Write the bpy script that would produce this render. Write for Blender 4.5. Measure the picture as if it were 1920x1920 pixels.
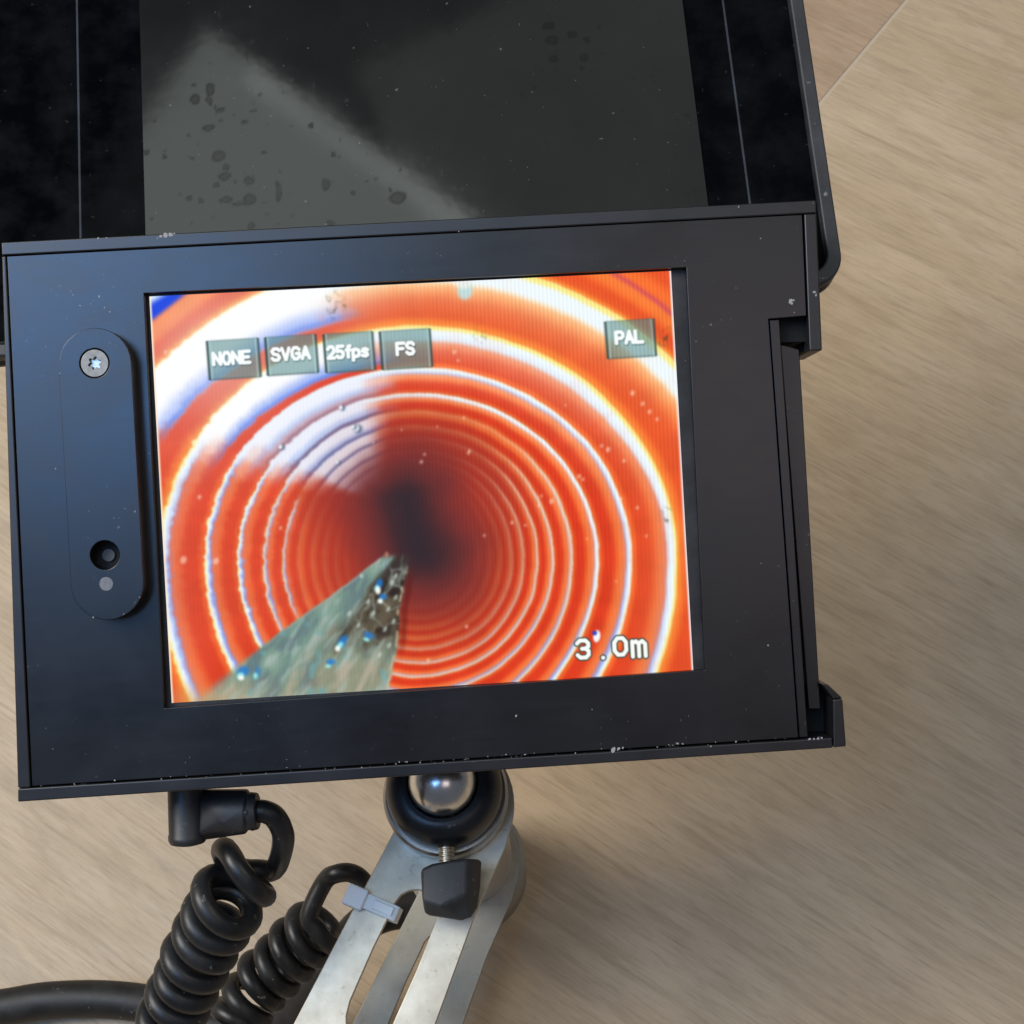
import bpy, bmesh, math, random
import numpy as np
from mathutils import Vector, Matrix
from mathutils.geometry import tessellate_polygon

random.seed(4)
for o in list(bpy.data.objects):
    bpy.data.objects.remove(o)
SC = bpy.context.scene
COL = SC.collection

# ---------------------------------------------------------------- camera
FPX = 2400.0            # focal length in photograph pixels (photograph is 1920 wide)
CAM_H = 0.535           # height of the camera over the floor
down_c = Vector((53.0, -1119.0, -2400.0)).normalized()      # straight down, seen by the camera
zc = -down_c
yc = (Vector((0, 0, -1)) - zc * Vector((0, 0, -1)).dot(zc)).normalized()
xc = yc.cross(zc)
R = Matrix((xc, yc, zc))                                    # camera axes -> world axes
CAM = Vector((0, 0, CAM_H))
cam_data = bpy.data.cameras.new('camera')
cam = bpy.data.objects.new('camera', cam_data)
COL.objects.link(cam)
cam.matrix_world = Matrix.Translation(CAM) @ R.to_4x4()
cam_data.sensor_width = 36.0
cam_data.lens = 36.0 * FPX / 1920.0
cam_data.clip_start = 0.01
cam_data.clip_end = 50.0
cam_data.dof.use_dof = True
cam_data.dof.focus_distance = 0.325
cam_data.dof.aperture_fstop = 60.0
SC.camera = cam

def ray(px, py):
    return R @ Vector(((px - 960.0) / FPX, (960.0 - py) / FPX, -1.0))

def at(px, py, depth):
    """world point seen at that place of the photograph, at that distance along the view axis"""
    return CAM + ray(px, py) * depth

def on_level(px, py, z):
    """world point on the horizontal plane at height z"""
    d = ray(px, py)
    return CAM + d * ((z - CAM.z) / d.z)

# ---------------------------------------------------------------- world and lamps
W = bpy.data.worlds.new('World')
SC.world = W
W.use_nodes = True
bg = W.node_tree.nodes['Background']
bg.inputs[0].default_value = (0.80, 0.86, 1.0, 1)
bg.inputs[1].default_value = 0.12

def area_lamp(name, loc, target, sx, sy, power, color, spin=0.0):
    l = bpy.data.lights.new(name, 'AREA')
    l.shape = 'RECTANGLE'
    l.size, l.size_y, l.energy, l.color = sx, sy, power, color
    o = bpy.data.objects.new(name, l)
    COL.objects.link(o)
    q = (Vector(target) - Vector(loc)).to_track_quat('-Z', 'Y')
    o.rotation_euler = (q.to_matrix() @ Matrix.Rotation(spin, 3, 'Z')).to_euler()
    o.location = loc
    return o

def level_lamp(name, corner, a, sx, sy, z, power, color):
    """level lamp facing down; corner = its left far corner, a = direction of its far edge"""
    a = Vector(a).normalized()
    n = Vector((a.y, -a.x))
    if n.y > 0:
        n = -n
    c = Vector(corner) + a * sx / 2 + n * sy / 2
    o = area_lamp(name, (c.x, c.y, z), (c.x, c.y, 0), sx, sy, power, color)
    o.rotation_euler = (0, 0, math.atan2(a.y, a.x))
    return o

area_lamp('window_light', (-1.82, 0.58, 2.12), (0.05, 0.22, 0.1), 1.25, 1.25, 69, (1.0, 0.96, 0.89))
area_lamp('bezel_sheen_light', (-0.64, -0.13, 1.80), (-0.1, 0.18, 0.25), 0.75, 0.62, 8.0, (0.21, 0.48, 1.0))  # unseen blue lamp, added for the sheen on the left bezel
level_lamp('cover_wedge_light', (-0.58, 1.07), (.787, -.617), 1.1, .8, 2.40, 5.2, (0.90, 1.0, 0.94))  # unseen panel, added so its reflection makes the pale wedge on the cover
level_lamp('cover_streak_light', (-0.49, 1.00), (.787, -.617), .62, .045, 2.39, .09, (0.95, 1.0, 0.95))  # made-up strip that adds the streak along the wedge's edge
area_lamp('shadow_fill_light', (1.45, 0.75, 2.1), (0.15, 0.2, 0.0), 1.1, 1.1, 7.5, (1.0, 0.93, 0.84))  # unseen warm fill, added to soften the floor shadow on the right
level_lamp('right_bezel_light', (0.20, -0.35), (1, 0), .9, .7, 2.40, 2.3, (1.0, 0.84, 0.82))  # unseen lamp, added to lift the right bezel and warm the shadows
level_lamp('cover_glow_light', (-0.30, 0.99), (.93, .37), 1.7, 1.2, 2.43, 2.2, (0.98, 1.0, 0.96))  # unseen panel, added to grey the cover's right part by reflection

SC.view_settings.view_transform = 'Standard'
SC.view_settings.look = 'None'
SC.view_settings.exposure = 0.0
SC.view_settings.gamma = 1.0
SC.render.engine = 'CYCLES'

# ---------------------------------------------------------------- mesh helpers
def link(name, me, mat, parent=None, smooth=None, bevel=0.0, segs=2):
    o = bpy.data.objects.new(name, me)
    COL.objects.link(o)
    if mat:
        me.materials.append(mat)
    if parent:
        o.parent = parent
    if smooth is not None:
        me.shade_smooth() if smooth >= 180 else me.set_sharp_from_angle(angle=math.radians(smooth))
        if smooth < 180:
            for p in me.polygons:
                p.use_smooth = True
    if bevel:
        b = o.modifiers.new('bevel', 'BEVEL')
        b.width, b.segments, b.limit_method, b.angle_limit = bevel, segs, 'ANGLE', math.radians(35)
        b.harden_normals = True
        for p in me.polygons:
            p.use_smooth = True
        me.set_sharp_from_angle(angle=math.radians(40))
    return o

def mesh(name, verts, faces):
    me = bpy.data.meshes.new(name)
    me.from_pydata([tuple(v) for v in verts], [], faces)
    bm = bmesh.new()
    bm.from_mesh(me)
    bmesh.ops.recalc_face_normals(bm, faces=bm.faces)
    bm.to_mesh(me)
    bm.free()
    return me

def empty(name, M, label, cat):
    o = bpy.data.objects.new(name, None)
    COL.objects.link(o)
    o.matrix_world = M
    o.empty_display_size = 0.02
    o['label'] = label
    o['category'] = cat
    return o

def slab(outer, holes, z0, z1):
    """prism between z0 and z1 with outline outer and openings holes (lists of 2D points)"""
    loops = [list(outer)] + [list(h) for h in holes]
    tris = tessellate_polygon([[Vector((x, y, 0)) for x, y in l] for l in loops])
    flat = [p for l in loops for p in l]
    n = len(flat)
    verts = [(x, y, z1) for x, y in flat] + [(x, y, z0) for x, y in flat]
    faces = [tuple(t) for t in tris] + [tuple(i + n for i in reversed(t)) for t in tris]
    s = 0
    for l in loops:
        m = len(l)
        for i in range(m):
            a, b = s + i, s + (i + 1) % m
            faces.append((a, b, b + n, a + n))
        s += m
    # join the triangles of each cap so that bevels stay clean
    me = mesh('slab', verts, faces)
    bm = bmesh.new()
    bm.from_mesh(me)
    bmesh.ops.dissolve_limit(bm, angle_limit=0.01, verts=bm.verts, edges=bm.edges, delimit=set())
    bm.to_mesh(me)
    bm.free()
    return me

def circle(cx, cy, r, n=32, a0=0.0):
    return [(cx + r * math.cos(a0 + 2 * math.pi * i / n), cy + r * math.sin(a0 + 2 * math.pi * i / n)) for i in range(n)]

def lathe(profile, n=64, M=None):
    """profile: (radius, z) pairs"""
    verts, faces, rings = [], [], []
    for r, z in profile:
        if r < 1e-7:
            rings.append([len(verts)])
            verts.append(Vector((0, 0, z)))
        else:
            rings.append(list(range(len(verts), len(verts) + n)))
            verts += [Vector((r * math.cos(2 * math.pi * i / n), r * math.sin(2 * math.pi * i / n), z)) for i in range(n)]
    for a, b in zip(rings[:-1], rings[1:]):
        for i in range(n):
            j = (i + 1) % n
            f = (a[i % len(a)], a[j % len(a)], b[j % len(b)], b[i % len(b)])
            f = tuple(dict.fromkeys(f))
            if len(f) > 2:
                faces.append(f)
    if M:
        verts = [M @ v for v in verts]
    return mesh('lathe', verts, faces)

def tube(pts, rad, n=14, caps=True):
    """round tube along a list of points (rad a number or one per point)"""
    pts = [Vector(p) for p in pts]
    rr = rad if isinstance(rad, (list, tuple)) else [rad] * len(pts)
    t0 = (pts[1] - pts[0]).normalized()
    u = t0.orthogonal().normalized()
    verts, faces = [], []
    for i, p in enumerate(pts):
        t = (pts[min(i + 1, len(pts) - 1)] - pts[max(i - 1, 0)]).normalized()
        u = (u - t * u.dot(t)).normalized()
        v = t.cross(u)
        verts += [p + (u * math.cos(2 * math.pi * k / n) + v * math.sin(2 * math.pi * k / n)) * rr[i] for k in range(n)]
    for i in range(len(pts) - 1):
        for k in range(n):
            a, b = i * n + k, i * n + (k + 1) % n
            faces.append((a, b, b + n, a + n))
    if caps:
        faces.append(tuple(range(n)))
        faces.append(tuple(range(len(verts) - n, len(verts))))
    return mesh('tube', verts, faces)

def smooth_path(ctrl, n=12):
    """Catmull-Rom through the control points"""
    c = [Vector(p) for p in ctrl]
    c = [c[0] * 2 - c[1]] + c + [c[-1] * 2 - c[-2]]
    out = []
    for i in range(1, len(c) - 2):
        for k in range(n):
            t = k / n
            out.append(.5 * (2 * c[i] + (c[i + 1] - c[i - 1]) * t + (2 * c[i - 1] - 5 * c[i] + 4 * c[i + 1] - c[i + 2]) * t * t
                             + (3 * c[i] - c[i - 1] - 3 * c[i + 1] + c[i + 2]) * t ** 3))
    out.append(c[-2])
    return out

def hull(name, pts):
    bm = bmesh.new()
    for p in pts:
        bm.verts.new(p)
    g = bmesh.ops.convex_hull(bm, input=bm.verts)
    bmesh.ops.delete(bm, geom=[v for v in bm.verts if not v.link_faces], context='VERTS')
    bmesh.ops.dissolve_limit(bm, angle_limit=0.12, verts=bm.verts, edges=bm.edges)
    bmesh.ops.recalc_face_normals(bm, faces=bm.faces)
    me = bpy.data.meshes.new(name)
    bm.to_mesh(me)
    bm.free()
    return me

# ---------------------------------------------------------------- materials
class Nodes:
    def __init__(self, name):
        self.m = bpy.data.materials.new(name)
        self.m.use_nodes = True
        self.t = self.m.node_tree
        self.p = self.t.nodes['Principled BSDF']
        self.tc = self.t.nodes.new('ShaderNodeTexCoord')

    def new(self, typ, **kw):
        n = self.t.nodes.new(typ)
        for k, v in kw.items():
            setattr(n, k, v)
        return n

    def put(self, sock, v):
        if isinstance(v, bpy.types.NodeSocket):
            self.t.links.new(v, sock)
        elif isinstance(v, (tuple, list)) and len(v) == 3 and sock.type == 'RGBA':
            sock.default_value = (*v, 1)
        else:
            sock.default_value = v

    def mapped(self, scale=(1, 1, 1), rot=(0, 0, 0), src='Object'):
        mp = self.new('ShaderNodeMapping')
        mp.inputs['Scale'].default_value = scale
        mp.inputs['Rotation'].default_value = rot
        self.t.links.new(self.tc.outputs[src], mp.inputs['Vector'])
        return mp.outputs[0]

    def noise(self, vec, scale, detail=4, rough=.55, dist=0.0):
        n = self.new('ShaderNodeTexNoise')
        n.inputs['Scale'].default_value = scale
        n.inputs['Detail'].default_value = detail
        n.inputs['Roughness'].default_value = rough
        n.inputs['Distortion'].default_value = dist
        self.t.links.new(vec, n.inputs['Vector'])
        return n.outputs['Fac']

    def ramp(self, fac, stops):
        r = self.new('ShaderNodeValToRGB')
        e = r.color_ramp.elements
        while len(e) < len(stops):
            e.new(.5)
        for el, (p, c) in zip(e, stops):
            el.position = p
            el.color = (*c, 1) if isinstance(c, (tuple, list)) else (c, c, c, 1)
        self.t.links.new(fac, r.inputs[0])
        return r.outputs[0]

    def mix(self, fac, a, b, mode='MIX'):
        n = self.new('ShaderNodeMix', data_type='RGBA', blend_type=mode)
        self.put(n.inputs[0], fac)
        self.put(n.inputs[6], a)
        self.put(n.inputs[7], b)
        return n.outputs[2]

    def math(self, op, a, b=0.0):
        n = self.new('ShaderNodeMath', operation=op)
        self.put(n.inputs[0], a)
        self.put(n.inputs[1], b)
        return n.outputs[0]

    def bump(self, h, strength, dist):
        b = self.new('ShaderNodeBump')
        b.inputs['Strength'].default_value = strength
        b.inputs['Distance'].default_value = dist
        self.t.links.new(h, b.inputs['Height'])
        self.t.links.new(b.outputs[0], self.p.inputs['Normal'])

    def set(self, **kw):
        names = {'color': 'Base Color', 'rough': 'Roughness', 'metal': 'Metallic', 'spec': 'Specular IOR Level', 'coat': 'Coat Weight',
                 'coat_rough': 'Coat Roughness', 'ecol': 'Emission Color', 'estr': 'Emission Strength', 'trans': 'Transmission Weight',
                 'alpha': 'Alpha', 'sss': 'Subsurface Weight', 'aniso': 'Anisotropic'}
        for k, v in kw.items():
            self.put(self.p.inputs[names[k]], v)
        return self.m

def black_metal(name='black anodised metal', k=1.0, rough=.29):
    n = Nodes(name)
    v = n.mapped()
    smear = n.noise(v, 38, 6, .62, .4)
    wipe = n.noise(n.mapped((1, 5, 1), (0, 0, .5)), 60, 5, .6, .6)
    col = n.mix(n.ramp(smear, [(.35, 0.0), (.75, 1.0)]), (.0032 * k, .0029 * k, .0034 * k), (.0060 * k, .0054 * k, .0062 * k))
    dust = n.ramp(n.noise(v, 900, 1, .4), [(.735, 0.0), (.77, 1.0)])
    big = n.ramp(n.noise(v, 32, 3), [(.5, 0.0), (.68, 1.0)])
    dm = n.math('MULTIPLY', dust, n.math('MULTIPLY', big, .35))
    col = n.mix(dm, col, (.30, .30, .29))
    col = n.mix(n.ramp(wipe, [(.62, 0.0), (.85, .04)]), col, (.10, .10, .11))
    r = n.math('ADD', n.ramp(smear, [(.3, rough - .03), (.7, rough + .05)]), n.ramp(wipe, [(.45, 0.0), (.75, .035)]))
    return n.set(color=col, rough=r, spec=.75)

def black_plastic(name, base, rough, dusty=.35, spec=.45, bump=.25):
    n = Nodes(name)
    v = n.mapped()
    sm = n.noise(v, 90, 5, .6)
    col = n.mix(n.ramp(sm, [(.4, 0.0), (.8, 1.0)]), base, tuple(min(1, c * 2.1 + .004) for c in base))
    sp = n.ramp(n.noise(v, 420, 2, .5), [(.70, 0.0), (.75, 1.0)])
    col = n.mix(n.math('MULTIPLY', sp, dusty), col, (.26, .25, .23))
    if bump:
        n.bump(n.noise(v, 420, 4, .65), bump, .00025)
    return n.set(color=col, rough=n.ramp(sm, [(.3, rough), (.75, min(1, rough + .14))]), spec=spec)

def steel(name, base, rough, blotch=.5, scale=60):
    n = Nodes(name)
    v = n.mapped()
    a = n.noise(v, scale, 5, .6)
    b = n.noise(v, scale * 7, 3, .6)
    col = n.mix(n.ramp(a, [(.38, 0.0), (.72, 1.0)]), base, tuple(c * (1 - .22 * blotch) for c in base))
    spots = n.ramp(b, [(.62, 0.0), (.72, 1.0)])
    col = n.mix(n.math('MULTIPLY', spots, .35 * blotch), col, tuple(c * .5 for c in (base[0], base[1] * .93, base[2] * .8)))
    n.bump(n.noise(n.mapped((1, 14, 1)), 400, 2), .05, .0001)
    return n.set(color=col, metal=1.0, rough=n.ramp(a, [(.3, rough), (.7, rough + .12)]))

M_METAL = black_metal()
M_FRAME = black_metal('black anodised frame metal', 1.7, .37)
M_SHADED = steel('shade-darkened steel', (.40, .385, .33), .46, 1.0)  # shade on the lower plate is put into this darker steel colour
M_GREY = black_plastic('grey plastic plug', (.05, .052, .056), .5, .1)
M_PLASTIC = black_plastic('black connector plastic', (.018, .018, .019), .38, .15)
M_RUBBER = black_plastic('black cable rubber', (.0095, .0098, .0105), .34, .42)
M_HOSE = black_plastic('worn hose rubber', (.014, .0132, .0125), .48, .4)
M_KNOB = black_plastic('moulded knob plastic', (.020, .021, .022), .46, .35)
M_COLLAR = black_plastic('painted collar', (.010, .0105, .0125), .30, .25, .5)
M_LCD = black_plastic('lcd border', (.020, .020, .021), .38, .05, .4)
M_DARK = black_plastic('dark cavity plastic', (.006, .006, .006), .6, .3, .25)
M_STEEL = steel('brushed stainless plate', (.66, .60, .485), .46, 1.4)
M_TUBE = steel('turned steel', (.60, .57, .52), .26, .4)
M_CHROME = steel('polished ball steel', (.80, .80, .80), .19, .8, 240)
M_SCREW = steel('zinc screw', (.30, .29, .27), .52, .8, 500)
M_BRASS = steel('threaded bolt steel', (.60, .55, .45), .3, .6, 300)
M_PIN = steel('aluminium pin', (.24, .245, .26), .6, .6, 900)
# ---------------------------------------------------------------- picture shown on the monitor
# (a numpy function of a point on the display; X, Y run over the display surface)
def _ss(a, b, x):
    t = np.clip((x - a) / (b - a), 0, 1)
    return t * t * (3 - 2 * t)

def _mix(c, col, w):
    return c * (1 - w[..., None]) + np.array(col, float)[None, :] / 255.0 * w[..., None]

def _vnoise(x, y, seed=0):
    def h(i, j):
        n = np.sin(i * 127.1 + j * 311.7 + seed * 74.7) * 43758.5453
        return n - np.floor(n)
    i, j = np.floor(x), np.floor(y)
    u, v = x - i, y - j
    u, v = u * u * (3 - 2 * u), v * v * (3 - 2 * v)
    return (h(i, j) * (1 - u) + h(i + 1, j) * u) * (1 - v) + (h(i, j + 1) * (1 - u) + h(i + 1, j + 1) * u) * v

def _fbm(x, y, seed=0, n=3):
    s, a, t = 0, 0.5, 0
    for k in range(n):
        s = s + a * _vnoise(x * 2 ** k, y * 2 ** k, seed + k * 13)
        t += a
        a *= 0.5
    return s / t

def _blur(c, sig):
    n = int(3 * sig + 1)
    k = np.exp(-.5 * (np.arange(-n, n + 1) / sig) ** 2)
    k /= k.sum()
    for ax in (0, 1):
        p = np.pad(c, [(n, n) if a == ax else (0, 0) for a in range(3)], mode='edge')
        o = 0
        for i, w in enumerate(k):
            o = o + w * (p[i:i + c.shape[0]] if ax == 0 else p[:, i:i + c.shape[1]])
        c = o
    return c

def _seg(X, Y, x0, y0, x1, y1):
    dx, dy = x1 - x0, y1 - y0
    t = np.clip(((X - x0) * dx + (Y - y0) * dy) / (dx * dx + dy * dy + 1e-9), 0, 1)
    return np.hypot(X - x0 - t * dx, Y - y0 - t * dy)

GLYPH = {  # strokes in a unit box, x right, y down
    'N': [[(0, 1), (0, 0), (1, 1), (1, 0)]],
    'O': [[(.3, 0), (.7, 0), (1, .3), (1, .7), (.7, 1), (.3, 1), (0, .7), (0, .3), (.3, 0)]],
    'E': [[(1, 0), (0, 0), (0, 1), (1, 1)], [(0, .5), (.85, .5)]],
    'S': [[(1, .16), (.75, 0), (.25, 0), (0, .2), (.2, .45), (.8, .55), (1, .8), (.75, 1), (.25, 1), (0, .84)]],
    'V': [[(0, 0), (.5, 1), (1, 0)]],
    'G': [[(1, .18), (.7, 0), (.3, 0), (0, .3), (0, .7), (.3, 1), (.7, 1), (1, .8), (1, .52), (.6, .52)]],
    'A': [[(0, 1), (.5, 0), (1, 1)], [(.22, .66), (.78, .66)]],
    '2': [[(0, .2), (.25, 0), (.75, 0), (1, .25), (.9, .5), (0, 1), (1, 1)]],
    '5': [[(1, 0), (.1, 0), (.05, .45), (.6, .4), (1, .6), (.95, .85), (.7, 1), (.25, 1), (0, .85)]],
    'f': [[(1, .02), (.6, .04), (.5, .2), (.5, 1)], [(.1, .36), (.95, .36)]],
    'p': [[(0, .36), (0, 1.3)], [(0, .45), (.4, .34), (.9, .45), (1, .68), (.85, .93), (.4, 1), (0, .9)]],
    's': [[(1, .45), (.6, .35), (.2, .4), (.1, .55), (.85, .75), (.95, .9), (.6, 1), (0, .93)]],
    'F': [[(1, 0), (0, 0), (0, 1)], [(0, .48), (.85, .48)]],
    'P': [[(0, 1), (0, 0), (.7, 0), (1, .15), (1, .4), (.7, .56), (0, .56)]],
    'L': [[(0, 0), (0, 1), (1, 1)]],
    '3': [[(0, .16), (.25, 0), (.75, 0), (1, .18), (1, .36), (.72, .48), (.42, .48)], [(.72, .48), (1, .62), (1, .84), (.75, 1), (.25, 1), (0, .84)]],
    '0': [[(.28, 0), (.72, 0), (1, .25), (1, .75), (.72, 1), (.28, 1), (0, .75), (0, .25), (.28, 0)]],
    'm': [[(0, 1), (0, .02)], [(0, .14), (.3, .02), (.5, .2), (.5, 1)], [(.5, .16), (.78, .02), (1, .2), (1, 1)]],
    '.': [[(0, .97), (.02, .97)]],
}

def _text(X, Y, s, cx, cy, ch, cw, gap, ang, widths={}):
    """distance field to the strokes of a word centred on cx, cy"""
    D = np.full(X.shape, 1e3)
    ws = [cw * widths.get(c, 1) for c in s]
    x = -(sum(ws) + gap * (len(s) - 1)) / 2
    ca, sa = math.cos(ang), math.sin(ang)
    m = (np.abs(X - cx) < 110) & (np.abs(Y - cy) < 60)
    xs, ys = X[m] - cx, Y[m] - cy
    lx, ly = xs * ca + ys * sa, -xs * sa + ys * ca
    d = np.full(xs.shape, 1e3)
    for c, w in zip(s, ws):
        for st in GLYPH[c]:
            for (a, b), (e, f) in zip(st[:-1], st[1:]):
                d = np.minimum(d, _seg(lx, ly, x + a * w, (b - .5) * ch, x + e * w, (f - .5) * ch))
        x += w + gap
    D[m] = d
    return D

def screen_rgb(X, Y, step=1.0):
    cx, cy = 784.0, 1050.0
    A = [60, 96, 118, 138, 157, 178, 200, 226, 255, 291, 339, 402, 487, 640, 700, 900]
    BU = [90, 120, 142, 160, 174, 190, 207, 230, 252, 280, 314, 362, 440, 566, 640, 900]
    BD = [60, 92, 112, 131, 150, 170, 196, 221, 252, 301, 347, 424, 556, 700, 800, 1000]
    NB = len(A)
    # rough ring edges on the left side of the pipe
    az = np.degrees(np.arctan2(-(Y - cy), X - cx))          # 0 right, 90 up, 180 left
    leftw = _ss(115, 150, az) + _ss(-140, -165, az)
    wob = (_fbm(X / 9, Y / 9, 3) - .5) * 9 * leftw * _ss(200, 280, np.hypot(X - cx, Y - cy)) + (_fbm(X / 40, Y / 40, 5) - .5) * 4
    dx, dy = X - cx, Y - cy
    r = np.hypot(dx, dy + .013) + 1e-3
    co, si = dx / r, dy / r
    rk = []
    for k in range(NB):
        b = np.where(si < 0, BU[k], BD[k])
        rk.append(1 / np.sqrt((co / A[k]) ** 2 + (si / b) ** 2 + 1e-9))
    rk = np.array(rk)
    rr = r + wob
    idx = np.clip((rr[None] > rk).sum(0), 1, NB - 1)         # ring idx is the one just outside the point
    ro = np.take_along_axis(rk, idx[None], 0)[0]
    ri = np.take_along_axis(rk, idx[None] - 1, 0)[0]
    w = np.maximum(ro - ri, 1.0)
    d_in, d_out = ro - rr, rr - ri
    f = np.clip(d_out / w, 0, 1)

    up = _ss(15, 60, az) * _ss(170, 120, az)
    upr = _ss(5, 40, az) * _ss(125, 85, az)
    low = _ss(0, -35, az)
    # ---- clay red wall between the ribs
    c = np.zeros(X.shape + (3,))
    c[:] = np.array([246, 104, 44]) / 255
    c = _mix(c, (220, 58, 30), _ss(.04, .16, f) * _ss(.6, .36, f) * .95)
    c = _mix(c, (250, 130, 58), _ss(.5, .72, f) * _ss(1.0, .85, f) * .75)
    c = _mix(c, (226, 100, 72), leftw * .35)
    c = _mix(c, (250, 130, 58), _ss(330, 480, rr) * _ss(-60, 0, az) * _ss(160, 60, az) * .35)
    streak = (_fbm(az / 4 + 60, rr / 60, 8) - .5)
    c = c * (1 + .10 * streak[..., None])
    c = _mix(c, (172, 56, 42), _ss(300, 200, rr) * _ss(0, 50, az) * _ss(175, 140, az) * .75)
    c = _mix(c, (190, 60, 44), _ss(290, 170, rr) * leftw * .5)
    # ---- bright rib edges
    T = np.array([2, 2, 2.5, 2.5, 3, 3.5, 3.6, 4, 4.8, 6, 7.5, 10.5, 18, 42, 16, 16])[idx]
    FD = np.array([1, 1, 2, 2, 2, 3, 3, 3, 4, 5, 6, 8, 15, 16, 12, 12])[idx]
    T = T * (1 + .5 * upr * (idx == 12) + .25 * low * (idx < 12))
    FD = FD * (1 + 1.0 * up * (idx >= 12) + 0.6 * upr * (idx == 11))
    right = _ss(75, 25, np.abs(az + 15)) + .9 * _ss(-35, -60, az) * _ss(-150, -100, az)
    alr = np.array([.0, .0, .03, .06, .1, .4, .7, .85, .95, 1, 1, 1, 1, 1, .0, .0])[idx]
    alt = np.array([.0, .0, .04, .06, .09, .12, .13, .13, .12, .13, .95, 1, 1, 1, .0, .0])[idx]
    all_ = np.array([.0, .0, .01, .03, .04, .04, .04, .05, .85, 1, 1, 1, 1, 1, .0, .0])[idx]
    wl = leftw
    wr = np.clip(right, 0, 1) * (1 - wl)
    al = (alr * wr + all_ * wl + alt * np.clip(1 - wr - wl, 0, 1))
    # the two inner left ribs only catch light near the middle
    al = np.where((idx == 8) & (leftw > .5), al * _ss(150, 160, az % 360) * _ss(212, 196, az % 360), al)
    al = np.where((idx <= 9) & (leftw > .5), al * _ss(240, 205, az % 360), al)
    ridge = .8 + .4 * _fbm(az / 2.2 + 80, rr / 200, 21)
    al = np.clip(al * ridge, 0, 1)
    q = d_in / T
    fade = np.exp(-np.clip(d_in - T, 0, None) / FD)
    warm = np.where(idx >= 13, 1, .0)
    c = _mix(c, (190, 150, 210), np.clip(al * fade * (1 - warm) * .4 * (1 - upr), 0, 1))
    c = _mix(c, (250, 196, 176), np.clip(al * fade * (1 - warm) * .75 * upr, 0, 1))
    c = _mix(c, (255, 226, 176), np.clip(al * fade * warm * .95, 0, 1))
    bl = _ss(.5, .9, q) * _ss(1.5, 1.0, q)
    bluew = np.clip(.15 + .8 * np.maximum(low, leftw * .5) + .3 * (idx == 11), 0, 1) * (idx < 13)
    body = _ss(1.25, .85, q)
    edge = _ss(-.02, .1, q)
    bigw = np.where(idx >= 10, 1.0, .75)
    c = _mix(c, (240, 250, 255), np.clip(al * body * edge * bigw, 0, 1))
    dull = (idx < 10)
    c = _mix(c, (236, 206, 170), np.clip(al * body * edge * dull * .55, 0, 1))
    c = _mix(c, (112, 142, 236), np.clip(al * bl * bluew * np.where(idx >= 12, .55, np.where(idx >= 8, .7, .4)), 0, 1))
    ye = _ss(.42, .08, q) * edge
    yw = np.where(idx >= 12, .95, np.where(idx >= 10, .25 + .6 * np.maximum(low, leftw * _ss(-150, -175, np.where(az > 0, az - 360, az)) * 0 + leftw * .8), .25))
    c = _mix(c, (255, 236, 110), np.clip(al * ye * yw, 0, 1))
    c = _mix(c, (252, 176, 66), np.clip(np.exp(-d_out / 6) * np.isin(idx, (13, 14)) * .75, 0, 1))
    # thin dark line just outside each rib
    c = _mix(c, (150, 42, 30), np.clip(al * _ss(4.5, .5, d_out) * .3 * (idx > 5) * (idx < 12), 0, 1))
    # purple line of the outermost joint
    c = _mix(c, (190, 60, 110), np.exp(-((rr - rk[14] + 6) / 5) ** 2) * _ss(90, 50, az) * .6)

    # ---- lamp glare in the upper left
    ga = np.degrees(np.arctan2(-(Y - 942), -(X - 716)))
    ga = ga + (_fbm(X / 30, Y / 30, 31) - .5) * 10 - (d_in / w) * 3
    g = _ss(5, 25, ga) * _ss(100, 74, ga)
    g = g * _ss(2.5, 5, idx.astype(float))
    g = np.where(idx == 13, _ss(12, 22, ga) * _ss(84, 68, ga), g)
    g = np.where(idx >= 14, 0, g)
    gc = np.zeros_like(c)
    gc[:] = np.array([236, 240, 252]) / 255
    gc = _mix(gc, (255, 255, 255), _ss(330, 430, rr) * .9)
    gc = _mix(gc, (190, 206, 244), _ss(.6, .3, f) * (idx >= 9))
    bw = np.where(idx >= 12, 1., .55)
    rw = np.interp(ga, [10, 40, 75, 90], [.36, .27, .2, .2]) - .05 * (idx == 12) + .03 * (idx == 13)
    gc = _mix(gc, (120, 150, 248), _ss(rw + .30, rw + .05, f) * bw * .55 * (idx >= 12))
    gc = _mix(gc, (70, 106, 226), np.exp(-((f - rw - .02) / .05) ** 2) * bw * .6 * (idx >= 12))
    gc = _mix(gc, (222, 66, 40), _ss(rw + .02, rw - .07, f) * (idx >= 12))
    gc = _mix(gc, (252, 190, 80), np.exp(-d_out / 6) * (idx == 13) * .8)
    gc = _mix(gc, (200, 120, 110), _ss(.25, .1, f) * (idx == 10) * .7)
    gc = _mix(gc, (84, 96, 150), np.exp(-((d_out - 4) / 3.6) ** 2) * (idx <= 11) * .8)
    gc = _mix(gc, (206, 120, 110), _ss(.40, .12, f) * (idx == 11) * .55)
    gc = _mix(gc, (255, 250, 190), _ss(7, 1, d_in) * (idx >= 12) * .8)
    gc = _mix(gc, (232, 246, 255), _ss(9, 2, d_in) * (idx == 11) * .8)
    # dull towards the dark end of the pipe
    gc = _mix(gc, (186, 150, 160), _ss(235, 150, r) * .9)
    gc = _mix(gc, (120, 74, 72), _ss(170, 110, r) * .9)
    gc = _mix(gc, (255, 160, 70), _ss(150, 0, Y - 556 + .75 * (X - 300)) * _ss(.0, .05, f) * (idx == 14) * .0)
    c = c * (1 - g[..., None]) + gc * g[..., None]
    glow = np.exp(-((X - 400) / 150) ** 2 - ((Y - 660) / 150) ** 2) + .6 * np.exp(-((X - 600) / 110) ** 2 - ((Y - 560) / 60) ** 2)
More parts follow.
